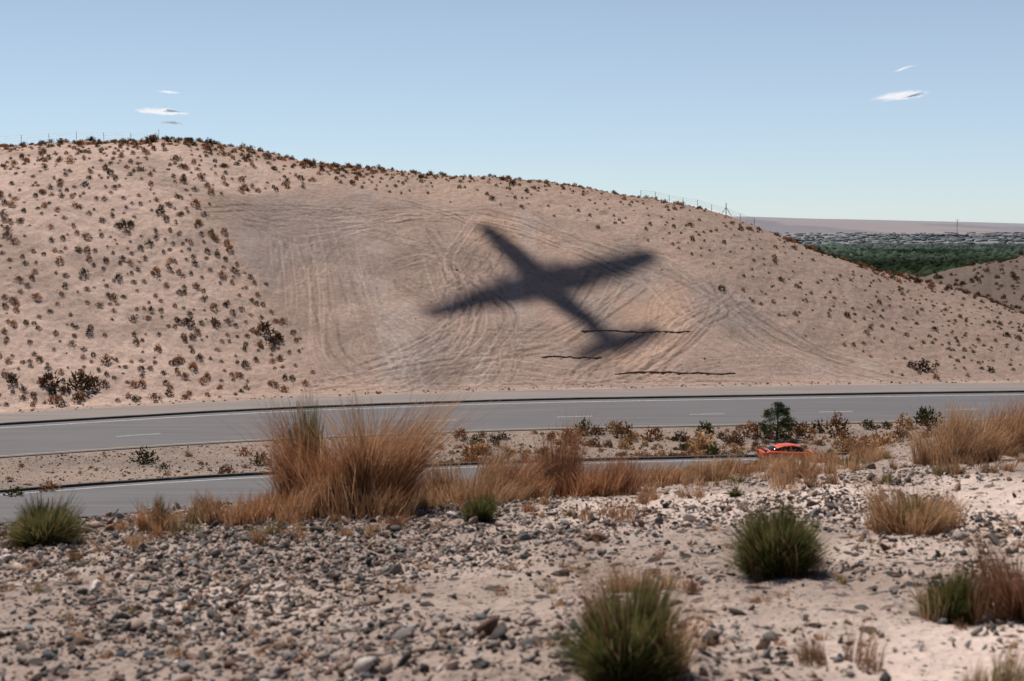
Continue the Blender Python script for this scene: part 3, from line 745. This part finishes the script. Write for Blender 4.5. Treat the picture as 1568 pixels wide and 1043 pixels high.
for sgn in (-1,1):
    sec=[]
    for X_,r in [(3.0,.15),(2.7,.42),(1.8,.6),(0,.55),(-2,.25)]:
        sec.append([(X_,sgn*4.6+r*math.cos(a_),-.35+r*math.sin(a_)) for a_ in np.linspace(0,2*math.pi,14)])
    loft(sec,'engine_nacelle_%d'%(sgn+2),[M_air],parent=air)
    for k in range(4):
        a_=k*math.pi/2+.4;V=[];Fq=[];tube(V,Fq,(3.0,sgn*4.6,-.35),(3.0,sgn*4.6+1.6*math.cos(a_),-.35+1.6*math.sin(a_)),.10);make_mesh('propeller_blade_%d_%d'%(sgn+2,k),np.vstack(V),Fq,[M_air2],parent=air)

# ---------------------------------------------------------------- valley: trees, town, pylon
v0,f0=ico(1)
def blobs(name,P,S,cc,mat,squash=.8):
    n=len(P);nv=len(v0);base=v0[None]*(1+rng.normal(0,.22,(n,nv,1)))
    V=base*S[:,None,:]+P[:,None,:]
    Fc=(f0[None]+(np.arange(n)*nv)[:,None,None]).reshape(-1,3)
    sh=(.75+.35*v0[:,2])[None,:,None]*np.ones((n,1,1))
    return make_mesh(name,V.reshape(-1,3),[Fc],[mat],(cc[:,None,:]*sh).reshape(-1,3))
n=11500
y=1150+ (rng.random(n)**.8)*1850;x=y*rng.uniform(.16,.44,n)
k=fbm(x*.003,y*.0015,3,400)>-.35;x=x[k];y=y[k];n=len(x)
sz_=rng.uniform(3.5,8.5,n);P=np.stack([x,y,Z(x,y)+sz_*.5],1)
hz=np.clip((y-1200)/2200,0,1)[:,None]  # distance haze mixed into the tree colour, paler and greyer farther off
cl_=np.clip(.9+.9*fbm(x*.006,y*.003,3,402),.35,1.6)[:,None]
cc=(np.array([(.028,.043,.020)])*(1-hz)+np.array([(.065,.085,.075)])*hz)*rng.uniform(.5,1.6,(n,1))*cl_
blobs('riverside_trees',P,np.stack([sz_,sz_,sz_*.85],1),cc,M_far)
n=1700
y=2850+rng.random(n)*3300;x=y*rng.uniform(.14,.44,n);k=fbm(x*.002,y*.0012,3,410)>-.05;x=x[k];y=y[k];n=len(x)
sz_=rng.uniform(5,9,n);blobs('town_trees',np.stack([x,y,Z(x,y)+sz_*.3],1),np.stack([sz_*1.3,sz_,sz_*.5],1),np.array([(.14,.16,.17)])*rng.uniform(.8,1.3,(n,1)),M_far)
n=420;y=2800+rng.random(n)*3400;x=y*rng.uniform(.14,.44,n);V=[];Q=[];CC=[];o=0
for i in range(n):
    w,d,h=rng.uniform(8,24),rng.uniform(8,14),rng.uniform(3,5);z=float(Z(x[i],y[i]));X0,Y0=x[i],y[i]
    b8=[(X0-w/2,Y0-d/2,z-1),(X0+w/2,Y0-d/2,z-1),(X0+w/2,Y0+d/2,z-1),(X0-w/2,Y0+d/2,z-1),(X0-w/2,Y0-d/2,z+h),(X0+w/2,Y0-d/2,z+h),(X0+w/2,Y0+d/2,z+h),(X0-w/2,Y0+d/2,z+h),(X0-w/2,Y0,z+h+1.5),(X0+w/2,Y0,z+h+1.5)]
    V+=b8;q=np.array([(0,1,5,4),(1,2,6,5),(2,3,7,6),(3,0,4,7),(4,5,9,8),(6,7,8,9)]);
    Q.append(q+o);o+=10
    c=rng.choice([.20,.26,.36])*np.array([1,.97,.97]);CC+=[tuple(c)]*10
make_mesh('distant_town',V,Q,[M_far],np.array(CC))
V=[];Fq=[]
px_,py_=.312*5200,5200;z=float(Z(px_,py_))
for a_ in (-3,3): tube(V,Fq,(px_+a_,py_,z),(px_,py_,z+60),.5)
for h_ in (42,50,57): tube(V,Fq,(px_-7,py_,z+h_),(px_+7,py_,z+h_),.4)
make_mesh('electricity_pylon',np.vstack(V),Fq,[M_post])

# ---------------------------------------------------------------- clouds: small puffs, shallow slabs of vapour lit through by the sun
def cloud_mat(seed,dens_off):
    m,nt,out=new_mat('cloud_vapour_%d'%seed);L=nt.links
    tc=nt.nodes.new('ShaderNodeTexCoord')
    mp=nt.nodes.new('ShaderNodeMapping');mp.inputs['Scale'].default_value=(3.2,.9,1.0);mp.inputs['Location'].default_value=(seed*3.1,seed*1.7,0);L.new(tc.outputs['Object'],mp.inputs[0])
    n=noisen(nt,mp.outputs[0],1.5,6,.6)
    ln=nt.nodes.new('ShaderNodeVectorMath');ln.operation='LENGTH';L.new(tc.outputs['Object'],ln.inputs[0])
    fall=mathn(nt,'SUBTRACT',1.0,ln.outputs['Value'])
    dens=mathn(nt,'ADD',mathn(nt,'MULTIPLY',fall,1.3),mathn(nt,'MULTIPLY_ADD',n,1.3,dens_off))
    al=nt.nodes.new('ShaderNodeMapRange');al.interpolation_type='SMOOTHSTEP';al.inputs[1].default_value=.0;al.inputs[2].default_value=.6;al.inputs[3].default_value=0;al.inputs[4].default_value=.85
    L.new(dens,al.inputs[0])
    t=nt.nodes.new('ShaderNodeBsdfTranslucent');t.inputs['Color'].default_value=(.68,.69,.71,1)
    d=nt.nodes.new('ShaderNodeBsdfDiffuse');d.inputs['Color'].default_value=(.68,.69,.71,1)
    ad=nt.nodes.new('ShaderNodeMixShader');ad.inputs[0].default_value=.12;L.new(t.outputs[0],ad.inputs[1]);L.new(d.outputs[0],ad.inputs[2])
    tr=nt.nodes.new('ShaderNodeBsdfTransparent');mx=nt.nodes.new('ShaderNodeMixShader')
    edge=mathn(nt,'MULTIPLY',al.outputs[0],mathn(nt,'GREATER_THAN',fall,0.0))
    L.new(edge,mx.inputs[0]);L.new(tr.outputs[0],mx.inputs[1]);L.new(ad.outputs[0],mx.inputs[2]);L.new(mx.outputs[0],out.inputs[0]);return m
def cloud(px,py,wpx,hpx,seed,do=-.95):
    d=5000;a=(px-784)/F;b=(521.5-py)/F;w=wpx*d/F
    c=np.array([a,ca+b*sa,-sa+b*ca])*d
    dep=hpx*d/F/max(c[2]/d,.03)
    g=np.linspace(-1,1,40);xx,yy=np.meshgrid(g,g);zz=.10*fbm(xx*2.5+seed,yy*1.2,3,seed)
    V=np.stack([xx,yy,zz],-1).reshape(-1,3)
    i,k=np.meshgrid(np.arange(39),np.arange(39),indexing='ij')
    Q=np.stack([i*40+k,i*40+k+1,(i+1)*40+k+1,(i+1)*40+k],-1).reshape(-1,4)
    ob=make_mesh('cloud',V,[Q],[cloud_mat(seed,do)],smooth=True);ob.location=c;ob.scale=(w*.55,dep*.55,45)
cloud(1378,147,84,20,3,-.85);cloud(248,171,98,15,5);cloud(1384,105,26,16,8,-1.05);cloud(258,141,46,8,9,-1.08);cloud(262,188,50,8,4,-1.05)

# ---------------------------------------------------------------- light, sky
elev=math.asin(s[2]);az=math.atan2(s[0],s[1])
sun=bpy.data.lights.new('sun','SUN');sun.energy=5.0;sun.angle=math.radians(.53);sun.color=(1,.95,.89)
so=bpy.data.objects.new('sun',sun);scene.collection.objects.link(so)
from mathutils import Vector
so.rotation_euler=Vector(s).to_track_quat('Z','Y').to_euler();so.location=(-60,-20,80)
w=bpy.data.worlds.new('World');scene.world=w;w.use_nodes=True;nt=w.node_tree
sky=nt.nodes.new('ShaderNodeTexSky');sky.sky_type='NISHITA';sky.sun_disc=False;sky.sun_elevation=elev;sky.sun_rotation=az
sky.altitude=1600;sky.air_density=.8;sky.dust_density=.3;sky.ozone_density=3.2
# low-lying dust haze that pales the sky towards the horizon
tc=nt.nodes.new('ShaderNodeTexCoord');sp=nt.nodes.new('ShaderNodeSeparateXYZ');nt.links.new(tc.outputs['Generated'],sp.inputs[0])
mr=nt.nodes.new('ShaderNodeMapRange');mr.interpolation_type='SMOOTHSTEP';mr.inputs[1].default_value=.06;mr.inputs[2].default_value=.42;mr.inputs[3].default_value=1;mr.inputs[4].default_value=0
nt.links.new(sp.outputs['Z'],mr.inputs[0])
sc_=nt.nodes.new('ShaderNodeVectorMath');sc_.operation='SCALE';sc_.inputs[0].default_value=(4.7,5.5,6.0);nt.links.new(mr.outputs[0],sc_.inputs['Scale'])
ad=nt.nodes.new('ShaderNodeVectorMath');ad.operation='ADD';nt.links.new(sky.outputs[0],ad.inputs[0]);nt.links.new(sc_.outputs[0],ad.inputs[1])
bg=nt.nodes['Background'];bg.inputs[1].default_value=.06;nt.links.new(ad.outputs[0],bg.inputs[0])
scene.view_settings.view_transform='Standard';scene.view_settings.look='None';scene.view_settings.exposure=0

# ---------------------------------------------------------------- camera
cam=bpy.data.cameras.new('camera');cam.lens=36*F/1568;cam.sensor_width=36;cam.clip_end=40000;cam.clip_start=.1
cam.dof.use_dof=True;cam.dof.focus_distance=45;cam.dof.aperture_fstop=3.2
co=bpy.data.objects.new('camera',cam);co.location=(0,0,0);co.rotation_euler=(math.pi/2-PITCH,0,0)
scene.collection.objects.link(co);scene.camera=co
print('center',ctr,'plane',apos)
